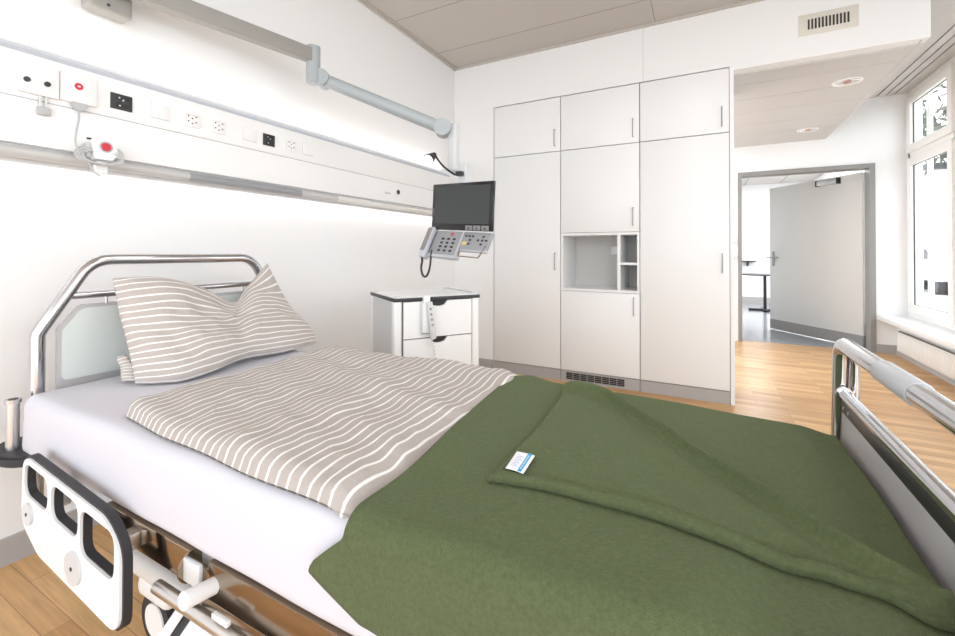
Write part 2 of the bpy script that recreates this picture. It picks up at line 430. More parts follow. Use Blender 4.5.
# ------------------------------------------------------------------ wardrobes
XS = [-1.825, -1.16, -.487, .157]
def handle(x, z, parent, h=.145):
    y = YB
    MB().tube(fillet([(x, y-.001, z-h/2), (x, y-.030, z-h/2), (x, y-.030, z+h/2), (x, y-.001, z+h/2)], .008, 5), .0045, 8).build('handle', RAILD, parent)
def door(x0, x1, z0, z1, parent, nm='door'):
    g = .0032
    return bx((x0+g, YB, z0+g), (x1-g, YB+.019, z1-g), .0012).build(nm, CAB, parent)
GR = 'built-in wardrobe units'
labs = ['left white wardrobe unit nearest the corner, one tall door below one small', 'middle white wardrobe unit with an open niche and a floor grille',
        'right white wardrobe unit with the widest tall door, beside the open passage']
for k in range(3):
    x0, x1 = XS[k], XS[k+1]
    t = thing('wardrobe', labs[k], 'wardrobe', ((x0+x1)/2, YB+.3, 0), group=GR)
    b = MB()
    D = YB+.60
    b.box((x0+.0005, YB+.020, .0), (x0+.018, D, 2.56)).box((x1-.018, YB+.020, 0), (x1-.0005, D, 2.56)).box((x0+.018, D-.012, .1), (x1-.018, D, 2.56))
    b.box((x0+.018, YB+.020, 2.54), (x1-.018, D, 2.56))
    if k == 1: 
        b.box((x0+.018, YB+.0205, 1.305), (x1-.018, D, 1.322)).box((x0+.018, YB+.0205, .805), (x1-.018, D, .822))
    b.build('body', CAB, t)
    bx((x0+.003, YB+.004, 0), (x1-.003, YB+.018, .094)).build('plinth', PLN, t)
    q = MB()
    for za, zb in (((.094, 2.56),) if k != 1 else ((.094, .806), (1.323, 2.56))): q.box((x0+.0003, YB+.0192, za), (x1-.0003, YB+.0199, zb))
    q.build('door_gap', GAP, t)
    dd = door(x0, x1, 2.067, 2.56, t); handle(x1-.052, 2.19, dd)
    if k != 1:
        dd = door(x0, x1, .098, 2.067, t); handle(x1-.052 if k == 2 else x1-.048, 1.07, dd)
    else:
        dd = door(x0, x1, 1.322, 2.067, t); handle(x1-.052, 1.45, dd)
        dd = door(x0, x1, .098, .808, t); handle(x1-.048, .70, dd)
        # the open niche
        n = MB()
        n.box((x0+.003, YB+.001, .808), (x0+.022, YB+.46, 1.322)).box((x1-.022, YB+.001, .808), (x1-.003, YB+.46, 1.322))
        n.box((x0+.022, YB+.001, 1.300), (x1-.022, YB+.46, 1.321)).box((x0+.022, YB+.001, .809), (x1-.022, YB+.46, .830))
        xd = -.655
        n.box((xd-.012, YB+.001, .830), (xd+.012, YB+.46, 1.30)).box((xd+.012, YB+.001, 1.045), (x1-.022, YB+.46, 1.065))
        n.build('niche', CAB, t)
        bx((x0+.022, YB+.44, .83), (x1-.022, YB+.455, 1.30)).build('back_panel', LEAF, t)
        s_ = bx((-.80, YB+.432, 1.13), (-.72, YB+.44, 1.21), .003).build('socket', PANEL, t)
        g = bx((x0+.045, YB-.002, .018), (x0+.56, YB+.006, .088)).build('floor_grille', PLN, t)
        g2 = MB()
        for i in range(8):
            for j in range(4):
                xa = x0+.052+i*.0628
                g2.box((xa, YB-.0035, .024+j*.0152), (xa+.0575, YB+.001, .036+j*.0152))
        g2.build_each('grille_slot', BLACK, g)
bx((.1575, YB, 0), (.185, YB+.62, 2.5645)).build('end', CAB).name = 'trim_3'
struct(bpy.data.objects['trim_3'])

# ------------------------------------------------------------------ vent grille and downlights
t = thing('air_vent', 'cream air vent with short black slots high on the white bulkhead', 'vent', (.75, YB, 2.76))
bx((.585, YB-.006, 2.69), (.915, YB, 2.84), .003).build('vent_plate', VENTP, t)
b = MB()
for i in range(12): b.box((.636+i*.0198, YB-.0075, 2.728), (.647+i*.0198, YB-.003, 2.80))
b.build_each('slot', DARK, t)
b = MB()
for x in (.655, .85):
    for z in (2.708, 2.822): b.cyl((x, YB-.009, z), (x, YB-.005, z), .004, 10)
b.build_each('screw', STEEL, t)
for (x, y, nm) in ((.997, 4.47, 'nearer and larger looking round downlight in the lowered ceiling panel'), (1.0, 6.02, 'farther round downlight in the lowered ceiling panel, close to the doorway')):
    t = thing('downlight', nm, 'downlight', (x, y, 2.525), group='recessed downlights')
    z = 2.5235
    b = MB(); n = 40
    def ringf(u, v, x=x, y=y, z=z):
        prof = [(.100, z+.0), (.098, z-.007), (.088, z-.009), (.082, z-.004), (.080, z+.0)]
        p = prof[round(u*4)]; return V(x+p[0]*math.cos(2*PI*v), y+p[0]*math.sin(2*PI*v), p[1])
    b.grid(ringf, 4, n, closedv=True); b.build('ring', SPOTW, t)
    MB().cyl((x, y, z-.003), (x, y, z-.0005), .081, 40).build('reflector', SPOTR, t)
    MB().cyl((x, y, z-.016), (x, y, z-.003), .020, 20, r2=.028).build('bulb', SPOTB, t)
    MB().box((x+.02, y-.004, z-.010), (x+.078, y+.004, z-.004)).build('bulb_clip', STEEL, t)

# ------------------------------------------------------------------ bed-head service panel
PX = -2.20
t = thing('bed_head_panel', 'long white medical supply panel along the wall above the bed head', 'wall panel', (XL, 1.6, 1.49))
MB().box((XL, .0, 1.545), (PX, 3.60, 1.712), .003).box((XL, .0, 1.716), (PX, 3.60, 1.885), .003).build('panel_body', PANEL, t)
bx((XL, .0, 1.712), (PX-.004, 3.6, 1.716)).build('joint', SEAMG, t)
MB().prism([(XL, 1.930), (XL, 1.879), (PX+.002, 1.879), (PX+.002, 1.893), (PX-.012, 1.905)], 'y', .0, 3.60).build('top_strip', TRIMB, t)
bx((XL, .0, 1.50), (PX-.02, 3.6, 1.545)).build('lower_channel', SEAMG, t)
def rail(y0, y1, m, nm):
    pr = []
    for k in range(9):
        a = -PI/2+PI*k/8; pr.append((PX-.02+.024*math.cos(a), 1.515+.0205*math.sin(a)))
    MB().prism(pr, 'y', y0, y1).build(nm, m, t)
rail(0, 1.20, RAILG, 'equipment_rail'); rail(1.20, 1.86, RAILD, 'equipment_rail'); rail(1.86, 2.16, RAILG, 'equipment_rail'); rail(2.16, 3.60, RAILW, 'equipment_rail')
bx((PX-.03, 2.5, 1.528), (PX+.006, 3.58, 1.540), .003).build('rail_cover', RAILG, t)
def plate(y0, y1, z0, z1, m, nm='socket_plate', th=.006):
    return bx((PX, y0, z0), (PX+th, y1, z1), .0015).build(nm, m, t)
def dots(par, pts, r=.003, m=DARK, nm='socket_hole', x=PX+.007):
    b = MB()
    for y, z in pts: b.cyl((x-.004, y, z), (x, y, z), r, 10)
    return b.build_each(nm, m, par)
p = plate(.597, .712, 1.733, 1.848, PANEL, th=.014)
for y in (.621, .677):
    b = MB(); b.cyl((PX+.014, y, 1.780), (PX+.019, y, 1.780), .0095, 20); b.build('dial', DARK, p)
p = plate(.715, .828, 1.737, 1.846, PANEL, th=.014)
MB().cyl((PX+.013, .770, 1.803), (PX+.017, .770, 1.803), .0135, 24).build('call_button', RED, p)
MB().box((PX+.0165, .7655, 1.800), (PX+.0178, .7745, 1.806), .001).build('button_mark', LABELW, p)
for y0, y1 in ((.878, .956), (1.588, 1.662)):
    p = plate(y0, y1, 1.754, 1.820, DARK)
    q = MB(); ym = (y0+y1)/2
    for zz in (1.772, 1.803): q.prism(rrect(ym-.022, zz-.011, ym+.024, zz+.011, .009), 'x', PX+.004, PX+.0075)
    q.build('socket_recess', BLACK, p)
    dots(p, [(ym-.010, 1.803), (ym+.004, 1.795), (ym-.008, 1.770)], .0035, STEEL, 'pin', PX+.0095)
for y0, y1 in ((1.03, 1.105), (1.47, 1.545), (1.86, 1.94)): 
    p = plate(y0, y1, 1.757, 1.822, PANEL)
    MB().box((PX, y0-.0015, 1.7555), (PX+.0012, y1+.0015, 1.8235)).build('plate_gap', SEAMG, p)
for (ym, w_) in ((1.205, .036), (1.335, .036), (1.775, .040)):
    p = plate(ym-w_, ym+w_, 1.755, 1.822, PANEL)
    pts = [(ym-.018+i*.018, 1.806-.010*(i % 2)) for i in range(3)]+[(ym-.018+i*.018, 1.780-.008*(i % 2)) for i in range(3)]
    dots(p, pts, .0034)
    MB().box((PX+.005, ym-w_+.006, 1.812), (PX+.0066, ym+w_-.006, 1.8135)).box((PX+.005, ym-w_+.006, 1.764), (PX+.0066, ym-w_+.0075, 1.8135)).build('socket_rim', SEAMG, p)
p = MB().cyl((PX, 2.80, 1.635), (PX+.006, 2.80, 1.635), .036, 28).build('round_outlet', PANEL, t)
MB().cyl((PX+.005, 2.80, 1.635), (PX+.009, 2.80, 1.635), .019, 20).build('outlet_opening', DARK, p)
plate(2.64, 2.71, 1.607, 1.618, SEAMG, 'name_strip', .002)
# plug hanging below the first plate
t = thing('gas_plug', 'small grey two-pronged plug hanging under the plate with two dark dials', 'plug', (PX+.01, .665, 1.70))
MB().box((PX+.004, .655, 1.690), (PX+.010, .662, 1.7325)).box((PX+.004, .672, 1.690), (PX+.010, .679, 1.7325)).build_each('prong', STEEL, t)
MB().box((PX+.002, .648, 1.662), (PX+.018, .688, 1.692), .004).build('plug_body', CORD, t)
# nurse call handset with coiled cable on the rail
t = thing('nurse_call_handset', 'white nurse call handset with a red button and grey cable coiled round it', 'call button', (PX+.05, .835, 1.56))
hx = PX+.035
b = MB(); b.prism(fil2([(.795, 1.600), (.835, 1.607), (.868, 1.590), (.880, 1.555), (.862, 1.520), (.800, 1.518)], .012), 'x', hx, hx+.036)
b.build('handset_body', PANEL, t)
MB().prism(rrect(.812, 1.468, .850, 1.512, .006), 'x', hx-.005, hx+.022).build('handset_tail', PANEL, t)
MB().cyl((hx+.035, .838, 1.571), (hx+.038, .838, 1.571), .0225, 28).build('button_ring', CORD, t)
MB().cyl((hx+.037, .838, 1.571), (hx+.043, .838, 1.571), .0175, 28, r2=.015).build('red_button', RED, t)
MB().box((hx-.02, .780, 1.525), (hx+.020, .797, 1.585), .003).box((PX+.002, .788, 1.53), (hx, .80, 1.56)).build('holder', BEDG, t)
MB().box((hx+.005, .785, 1.595), (hx+.016, .800, 1.602), .002).build('clip', BLACK, t)
b = MB()
for k in range(4):
    cy, cz, a1, a2 = .822+.002*k, 1.540-.005*k, .074-.003*k, .040-.002*k
    b.tube([(hx+.022+.012*math.cos(2*PI*i/36+.4*k)+.006*k, cy+a1*math.cos(2*PI*i/36), cz+a2*math.sin(2*PI*i/36)+.006*math.cos(2*PI*i/36+.5*k)) for i in range(36)], .0036, 8, True)
b.build('coiled_cable', CORD, t)
MB().tube([crom([V(*q) for q in [(PX+.012, .772, 1.712), (PX+.02, .768, 1.67), (PX+.03, .758, 1.62), (PX+.04, .752, 1.57), (PX+.06, .762, 1.53), (PX+.065, .785, 1.50), (PX+.06, .805, 1.465), (PX+.055, .825, 1.455)]], i/30) for i in range(31)], .0036, 8).build('cable', CORD, t)
MB().prism(fil2([(.745, 1.738), (.800, 1.738), (.795, 1.722), (.779, 1.708), (.765, 1.708), (.750, 1.722)], .005), 'x', PX+.003, PX+.020).build('connector', CORD, t)

# ------------------------------------------------------------------ swing arm with bedside terminal
t = thing('swing_arm', 'grey wall-mounted swing arm that carries the bedside screen', 'arm', (-2.2, .95, 2.2))
b = MB(); b.box((XL, .80, 2.15), (XL+.085, .955, 2.40), .018, 3); b.build('wall_bracket', BEAM, t)
dots(t, [(.865, 2.176)], .006, DARK, 'screw', XL+.088)
b = MB()
P0, P1 = V(-2.165, .70, 2.250), V(-2.035, 1.795, 2.300)
dirb = (P1-P0).normalized(); side = dirb.cross(V(0, 0, 1)).normalized(); upb = side.cross(dirb)
Mb = Matrix(((dirb.x, side.x, upb.x, P0.x), (dirb.y, side.y, upb.y, P0.y), (dirb.z, side.z, upb.z, P0.z), (0, 0, 0, 1)))
Lb = (P1-P0).length
b.box((0, -.03, -.038), (Lb, .03, .040), .008, 3, Mb); b.build('beam', BEAM, t)
b = MB(); b.cyl(P1+V(0, 0, -.16), P1+V(0, 0, .055), .040, 28); b.build('beam_end_joint', ARM, t)
J2 = V(-1.372, 2.168, 1.882)
E0 = P1 + V(.03, .045, -.125)
b = MB(); dd = (J2-E0); pth = [E0 + dd*(i/12) for i in range(13)]
b.tube(pth, .037, 20); b.build('spring_arm', ARM, t)
ax = dd.cross(V(0, 0, 1)).normalized()
MB().cyl(E0-ax*.045, E0+ax*.045, .048, 28).build('elbow_joint', ARM, t)
MB().cyl(J2-ax*.044, J2+ax*.044, .050, 28).build('head_joint', ARM, t)
CB = V(-1.325, 2.215, 0)
b = MB(); b.box((CB.x-.028, CB.y-.028, 1.63), (CB.x+.028, CB.y+.028, 1.915), .010, 3)
b.box((CB.x-.026, CB.y-.025, 1.625), (CB.x+.10, CB.y+.022, 1.665), .008, 3)
b.box((CB.x+.05, CB.y-.030, 1.40), (CB.x+.102, CB.y+.026, 1.658), .008, 3); b.build('column', ARML, t)
# screen: local frame, x to the viewer's right, y backwards, z up
MT = Matrix.Translation(V(-1.219, 2.125, 1.272)) @ Matrix.Rotation(math.radians(-14.8), 4, 'Z') @ Matrix.Rotation(math.radians(3.4), 4, 'Y')
t = thing('bedside_screen', 'black bedside screen with telephone and keypad on the swing arm', 'screen', M=MT)
w2 = .238
bx((-w2, -.014, 0), (w2, .002, .268), .003).build('bezel', BEZEL, t, world=False)
bx((-w2+.03, .002, .02), (w2-.06, .040, .25), .006).build('rear_shell', KEYL, t, world=False)
bx((-w2+.027, -.0155, .038), (w2-.022, -.0135, .250)).build('screen_glass', SCREEN, t, world=False)
for i in range(3):
    x = .045+i*.060
    k = bx((x, -.0165, .004), (x+.052, -.0135, .030), .001).build('touch_key', KEYG, t, world=False)
    MB().cyl((x+.026, -.0185, .014), (x+.026, -.016, .014), .006, 14).build_each('key_symbol', DARK, k, world=False)
# telephone block slopes forward: own matrix in local space
TL = Matrix.Rotation(math.radians(65), 4, 'X') @ Matrix.Diagonal((1, .93, 1, 1))
b = MB(); b.box((-.190, -.165, -.022), (.030, -.008, .006), .004, 2, TL); b.box((-.232, -.172, -.030), (-.188, -.008, -.004), .004, 2, TL)
ph = b.build('telephone_base', KEYP, t, world=False)
MB().box((-.236, -.184, -.032), (.032, -.164, .003), .004, 2, TL).box((.022, -.172, -.02), (.034, -.008, .008), .002, 2, TL).build('base_front', KEYL, ph, world=False)
hs = MB(); hs.box((-.250, -.185, .004), (-.196, .004, .030), .007, 3, TL).box((-.248, -.203, -.020), (-.198, -.160, .024), .008, 3, TL).box((-.246, -.02, -.012), (-.200, .012, .02), .006, 3, TL)
hs = hs.build('telephone_handset', KEYL, t, world=False)
MB().box((-.247, -.160, .0295), (-.210, -.004, .0318), .001, 1, TL).build('handset_grip', KEYG, hs, world=False)
b = MB()
for i in range(3):
    for j in range(4): b.box((-.125+i*.046, -.148+j*.026, .006), (-.103+i*.046, -.134+j*.026, .009), .0015, 1, TL)
b.build_each('dial_key', BLACK, ph, world=False)
rg = MB(); rg.tube([TL @ V(-.052+.012*math.cos(2*PI*i/24), -.030+.009*math.sin(2*PI*i/24), .0075) for i in range(24)], .002, 6, True)
rg.box((-.0545, -.034, .006), (-.0495, -.026, .008), 0, 1, TL); rg.build('red_call_ring', RED, ph, world=False)
TR = Matrix.Rotation(math.radians(62), 4, 'X')
k2 = MB().box((.035, -.118, -.018), (.238, -.008, .004), .004, 2, TR).build('remote_pad', KEYP, t, world=False)
MB().box((.035, -.124, -.020), (.240, -.110, .002), .003, 2, TR).build('pad_front', KEYL, k2, world=False)
b = MB()
for x, y in ((.062, -.035), (.087, -.035), (.112, -.035), (.10, -.058), (.10, -.082), (.19, -.035), (.19, -.082), (.160, -.058), (.218, -.058), (.19, -.058)): b.box((x-.008, y-.006, .004), (x+.008, y+.006, .007), .0015, 1, TR)
b.build_each('pad_key', BLACK, k2, world=False)
MB().box((.050, -.090, .004), (.084, -.070, .007), .0015, 1, TR).build('yellow_key', YEL, k2, world=False)
MB().tube(fillet([(.05, -.055, -.100), (.05, -.070, -.140), (.20, -.070, -.140), (.23, -.045, -.075)], .01), .0035, 8).build('carry_handle', CHROMED, t, world=False)
MB().tube([crom([V(*q) for q in [(-.225, -.090, -.165), (-.222, -.090, -.19), (-.228, -.090, -.230), (-.210, -.088, -.272), (-.182, -.085, -.270), (-.165, -.08, -.225), (-.168, -.07, -.15), (-.170, -.06, -.12)]], i/40) for i in range(41)], .0062, 10).build('telephone_cord', RUBBER, t, world=False)
# reading lamp clamped on the column
t = thing('reading_lamp', 'small black gooseneck reading lamp clamped above the screen', 'lamp', (-1.27, 2.17, 1.69))
lp = V(-1.405, 2.105, 1.705)
MB().tube([crom([V(-1.262, 2.165, 1.600), V(-1.285, 2.150, 1.602), V(-1.35, 2.13, 1.655), lp+V(.01, .005, .02)], i/24) for i in range(25)], .0062, 10).build('gooseneck', BLACK, t)
hd = V(-.10, -.75, -.55).normalized()
MB().cyl(lp-hd*.018, lp+hd*.035, .017, 24, r2=.033).cyl(lp-hd*.030, lp-hd*.018, .014, 20).build('lamp_shade', BLACK, t)
MB().cyl(lp+hd*.0345, lp+hd*.037, .028, 24).build('lens', LENS, t)
MB().box((-1.275, 2.150, 1.590), (-1.232, 2.182, 1.616), .005).build('clamp', BLACK, t)

# ------------------------------------------------------------------ bedside cabinet
FL, FR = V(-1.487, 1.864, 0), V(-1.198, 2.314, 0)
ex = (FR-FL); W = ex.length; ex.normalize(); ang = math.atan2(ex.y, ex.x)
t = thing('bedside_cabinet', 'white bedside cabinet with three drawers and black edges beside the bed', 'bedside cabinet', FL, ang)
D = .46   # local x along the drawer front, +y towards the wall
MB().box((0, 0, .878), (W, D, .898), .003).build('top_edge', DARK, t, world=False)
top = MB().prism(rrect(.006, .006, W-.006, D-.006, .02), 'z', .898, .9025).build('top', BEDW, t, world=False)
b = MB()
for x, y in ((.03, .03), (W-.03, .03), (.03, D-.03), (W-.03, D-.03)): b.cyl((x, y, .9025), (x, y, .906), .012, 16)
b.tube(fillet([(W-.02, .06, .908), (W-.02, D-.04, .908)], .01), .004, 8)
b.build_each('corner_stud', BEDG, t, world=False)
MB().box((.035, .018, .10), (W-.035, D-.01, .878)).build('body', BEDW, t, world=False)
MB().box((.004, .055, .08), (.010, D-.02, .878)).box((W-.010, .055, .08), (W-.004, D-.02, .878)).build_each('side_panel', BEDG, t, world=False)
for x0, x1 in ((.0, .05), (W-.05, W)):
    MB().prism(rrect(x0, .004, x1, .055, .018), 'z', .07, .878).build('front_post', BEDW, t, world=False)
for x0, x1 in ((.0, .045), (W-.045, W)):
    MB().prism(rrect(x0, D-.05, x1, D-.004, .015), 'z', .07, .878).build('rear_post', BEDW, t, world=False)
MB().box((.051, .012, .10), (.054, .02, .876)).box((W-.054, .012, .10), (W-.051, .02, .876)).box((.0495, .0025, .10), (.0508, .006, .876)).build('post_gap', GAP, t, world=False)
for z1, z0 in ((.874, .672), (.666, .470), (.464, .105)):
    xm = W*.5
    o = MB()
    cut = [(xm-.055, z1), (xm-.035, z1-.024), (xm-.010, z1-.030), (xm+.010, z1-.030), (xm+.035, z1-.024), (xm+.055, z1)]
    o.prism([(.056, z0), (W-.056, z0), (W-.056, z1)]+cut[::-1]+[(.056, z1)], 'y', .004, .018)
    o = o.build('drawer', BEDW, t, world=False)
    MB().box((xm-.058, .0165, z1-.034), (xm+.058, .0178, z1-.001)).build('grip_recess', BLACK, o, world=False)
MB().box((.056, .0172, .10), (W-.056, .0183, .876)).build('drawer_gap', BLACK, t, world=False)
for x, y in ((.03, .035), (W-.03, .035), (.03, D-.035), (W-.03, D-.035)):
    c_ = MB(); c_.cyl((x-.011, y, .035), (x+.011, y, .035), .035, 22).cyl((x, y, .04), (x, y, .08), .008, 10); c_.build('castor', RUBBER, t, world=False)
# cabled hand control hanging on the drawer front
CM = Matrix.Translation(FL) @ Matrix.Rotation(ang, 4, 'Z')
t = thing('hand_control', 'pale bed hand control with a coiled cord hanging down the drawer fronts', 'remote control', M=CM)
MB().box((.155, -.018, .70), (.215, -.002, .87), .006).box((.165, -.02, .868), (.205, .04, .908), .004).build('hanger', BEDW, t, world=False)
MB().box((.158, -.0195, .695), (.1605, -.0015, .868)).box((.158, -.0195, .695), (.214, -.0015, .6975)).build('hanger_edge', BEDG, t, world=False)
hc = MB().box((-.017, -.008, -.12), (.017, .008, .09), .006, 3, Matrix.Translation((.205, -.030, .785)) @ Matrix.Rotation(math.radians(-7), 4, 'Y')).build('control_body', ARML, t, world=False)
b = MB()
for k in range(4): b.box((.198+.004*k-.006, -.040, .83-.03*k), (.198+.004*k+.006, -.037, .842-.03*k), .001)
b.build_each('control_key', KEYG, hc, world=False)
pts = []
for i in range(220):
    u = i/219; a = 2*PI*14*u
    pts.append((.212+.045*u+.007*math.cos(a), -.032+.007*math.sin(a), .665-.30*u))
MB().tube(pts, .0024, 6).build('coiled_cord', ARML, t, world=False)

# ------------------------------------------------------------------ the bed
HXx, FXx = -1.97, .30
t = bed = thing('hospital_bed', 'hospital bed with polished chrome tube head and foot frames', 'bed', (-.83, .99, 0))
yc = 1.05
def hy(a): return 2*yc-a
hp = fillet([(HXx, .592, .30), (HXx, .592, .875), (HXx, .735, 1.122), (HXx, hy(.735), 1.122), (HXx, hy(.592), .875), (HXx, hy(.592), .30)], [0, .05, .11, .11, .05, 0], 10)
MB().tube(hp, .0205, 20).build('headboard_frame', CHROME, bed)
MB().cyl((HXx, .645, .995), (HXx, hy(.645), .995), .013, 16).build('headboard_crossbar', CHROME, bed)
hb = [(.640, .60), (.640, .885), (.700, .962), (hy(.700), .962), (hy(.640), .885), (hy(.640), .60)]
o = MB().prism(fil2(hb, [.01, .03, .03, .03, .03, .01]), 'x', HXx-.006, HXx+.004).build('headboard_edging', FBP, bed)
hb2 = [(.652, .705), (.652, .880), (.708, .950), (hy(.708), .950), (hy(.652), .880), (hy(.652), .705)]
MB().prism(fil2(hb2, [.02, .03, .03, .03, .03, .02]), 'x', HXx+.003, HXx+.009).build('headboard_panel', HBP, bed)
b = MB()
for y in (.78, hy(.78)): b.cyl((HXx, y, .958), (HXx, y, .985), .005, 10)
b.build_each('panel_hanger', STEEL, bed)
# footboard
fy0, fy1 = .50, 1.435
fp = fillet([(FXx, fy1+.018, .34), (FXx, fy1, .60), (FXx-.0, fy1-.03, .922), (FXx, fy0+.03, .922), (FXx, fy0, .60), (FXx, fy0-.01, .34)], [0, .1, .045, .045, .1, 0], 10)
ff = MB().tube(fp, .0185, 20).build('footboard_frame', CHROME, bed)
MB().tube(fillet([(FXx+.022, fy1-.040, .36), (FXx+.022, fy1-.045, .88), (FXx+.01, fy1-.065, .915)], .03, 6), .009, 14).build('inner_tube', CHROME, bed)
MB().tube([(FXx, .950, .922), (FXx, .955, .922), (FXx, 1.11, .922), (FXx, 1.115, .922)], lambda q: .0215 if .2 < q < .8 else .0195, 24).build('bar_sleeve', KEYL, bed)
MB().tube([(FXx-.0, fy0+.02, .800), (FXx, fy1-.045, .800)], .0135, 16).build('footboard_crossbar', CHROME, bed)
MB().cyl((FXx+.0, fy1-.052, .800), (FXx, fy1-.044, .800), .017, 16).build('crossbar_cap', CHROME, bed)
MB().box((FXx-.006, fy0+.02, .755), (FXx+.012, fy1-.042, .788), .003).build('footboard_rim', DARK, bed)
b = MB()
for y in (1.36, 1.32): b.cyl((FXx-.009, y, .772), (FXx-.005, y, .772), .0045, 12)
b.build_each('rim_screw', STEEL, bed)
MB().box((FXx-.004, fy0+.02, .42), (FXx+.010, fy1-.040, .757), .003).build('footboard_panel', FBP, bed)
# chassis
MB().box((-1.86, .575, .452), (.22, 1.40, .50), .006).build('mattress_platform', BEDG, bed)
def chrome_beam(x0, x1):
    b = MB(); b.box((x0, .548, .425), (x1, .572, .497), .004)
    b.cyl((x1, .560, .461), (x1+.004, .560, .461), .036, 20)
    return b
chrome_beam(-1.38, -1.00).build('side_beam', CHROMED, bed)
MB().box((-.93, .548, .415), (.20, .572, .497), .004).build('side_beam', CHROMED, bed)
MB().box((-1.0, .535, .44), (-.94, .546, .49), .004).build('beam_bracket', ARML, bed)
MB().cyl((-.94, .5445, .452), (-.94, .5475, .452), .032, 20).build('beam_end_cap', CHROMED, bed)
MB().tube([(-1.10, .535, .392), (.1, .535, .392)], .014, 14).build('lower_tube', STEEL, bed)
MB().cyl((-.905, .547, .456), (-.902, .485, .468), .0165, 24).build('release_handle', BEDW, bed)
MB().box((-.88, .526, .412), (-.83, .536, .424), .002).build('hook', BEDW, bed)
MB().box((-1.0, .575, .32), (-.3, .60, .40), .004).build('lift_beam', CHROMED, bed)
Mp = Matrix.Translation((-.97, .54, .300)) @ Matrix.Rotation(math.radians(-40), 4, 'X') @ Matrix.Rotation(math.radians(10), 4, 'Y')
pd = MB().box((-.11, -.004, -.06), (.16, .004, .06), .002, 2, Mp).build('control_plate', BEDW, bed)
MB().box((-.075, -.007, -.025), (-.050, -.003, .045), .002, 2, Mp).box((.035, -.007, -.050), (.060, -.003, .050), .002, 2, Mp).build_each('pedal_pad', BLACK, pd)
MB().box((-1.62, .66, .185), (-.35, 1.32, .255), .03, 4).build('base_cover', BEDW, bed)
b = MB()
for x in (-1.45, -.25): b.box((x-.04, .80, .25), (x+.04, 1.18, .455), .01)
b.build_each('lift_column', ARML, bed)
for x in (-1.42, -.10):
    for y in (.70, 1.28):
        w_ = MB(); w_.cyl((x, y-.014, .075), (x, y+.014, .075), .075, 36); cw = w_.build('castor_wheel', RUBBER, bed)
        MB().cyl((x, y-.018, .075), (x, y+.018, .075), .048, 30).build('wheel_hub', BEDW, cw)
        MB().box((x-.085, y-.030, .125), (x+.085, y+.030, .20), .03, 4).build('castor_cover', BEDW, bed)
# folded side rail
outer = fil2([(-1.710, .582), (-1.225, .542), (-1.148, .492), (-1.148, .287), (-1.60, .325), (-1.720, .385)], [.05, .12, .08, .05, .10, .07])
def hole(x0, z0, x1, z1): 
    return fil2([(x0, z0+.012), (x1, z0), (x1, z1-.014), (x0, z1)], .032)
holes = [hole(-1.690, .460, -1.542, .555), hole(-1.512, .445, -1.364, .540), hole(-1.345, .405, -1.182, .522)]
MY = Matrix(((1, 0, 0, 0), (0, 0, -1, 0), (0, 1, 0, 0), (0, 0, 0, 1)))   # x,z plane, extrude along -y
sr = plate_with_holes(outer, holes, -.509, -.491, MY, 'side_rail', RUBBER, bed)
from_holes = [fil2([(x0-.004, z0+.009), (x1+.004, z0-.004), (x1+.004, z1-.010), (x0-.004, z1+.004)], .036) for x0, z0, x1, z1 in ((-1.690, .460, -1.542, .555), (-1.512, .445, -1.364, .540), (-1.345, .405, -1.182, .522))]
outer2 = fil2([(-1.706, .576), (-1.228, .536), (-1.154, .487), (-1.154, .291), (-1.60, .329), (-1.715, .387)], [.05, .12, .08, .05, .10, .07])
plate_with_holes(outer2, from_holes, -.491, -.485, MY, 'rail_face', BEDW, sr)
for x, z, r in ((-1.655, .425, .030), (-1.375, .372, .040)):
    k = MB().cyl((x, .478, z), (x, .485, z), r, 28).build('pivot_disc', KEYLT, sr)
    MB().cyl((x, .4765, z), (x, .4785, z), .005, 12).build('pivot_screw', DARK, k)
b = MB()
for x in (-1.60, -1.22): b.box((x-.02, .509, .44), (x+.02, .55, .48), .004)
b.build_each('rail_bracket', STEEL, bed)
# bumper disc with upright socket tube at the head corner
MB().prism([(-1.945+.115*math.cos(a*PI/20), .560+.075*math.sin(a*PI/20)) for a in range(40)], 'z', .497, .515).prism([(-1.945+.108*math.cos(a*PI/20), .560+.068*math.sin(a*PI/20)) for a in range(40)], 'z', .488, .522).build('bumper', RUBBER, bed)
st = MB().cyl((-1.95, .530, .521), (-1.95, .530, .675), .0165, 24).build('socket_tube', STEEL, bed)
MB().cyl((-1.95, .530, .668), (-1.95, .530, .680), .0205, 24).build('tube_collar', CHROME, st)
MB().cyl((-1.95, .530, .6795), (-1.95, .530, .681), .0125, 24).build('tube_opening', BLACK, st)
MB().tube(fillet([(-1.89, .60, .505), (-1.86, .62, .49), (-1.80, .62, .475)], .02), .015, 12).build('bumper_arm', STEEL, bed)

# mattress in a fitted sheet
def mattress():
    b = MB(); x0, x1, y0, y1, z0, z1 = -1.935, .262, .540, 1.425, .50, .692
    b.box((x0, y0, z0), (x1, y1, z1), .035, 5)
    bmesh.ops.subdivide_edges(b.bm, edges=[e for e in b.bm.edges if e.calc_length() > .3], cuts=40, use_grid_fill=True)
    for v in b.bm.verts:
        c = v.co; n = noise.noise(c*3.0)*.005
        if c.z > .6: c.z += n
        if c.y < y0+.02: c.y += noise.noise(V(c.x*4, 0, c.z*6))*.006
    return b
tag(mattress().build('mattress', SHEET, smooth=60), 'mattress in a smooth white fitted sheet on the hospital bed', 'mattress')

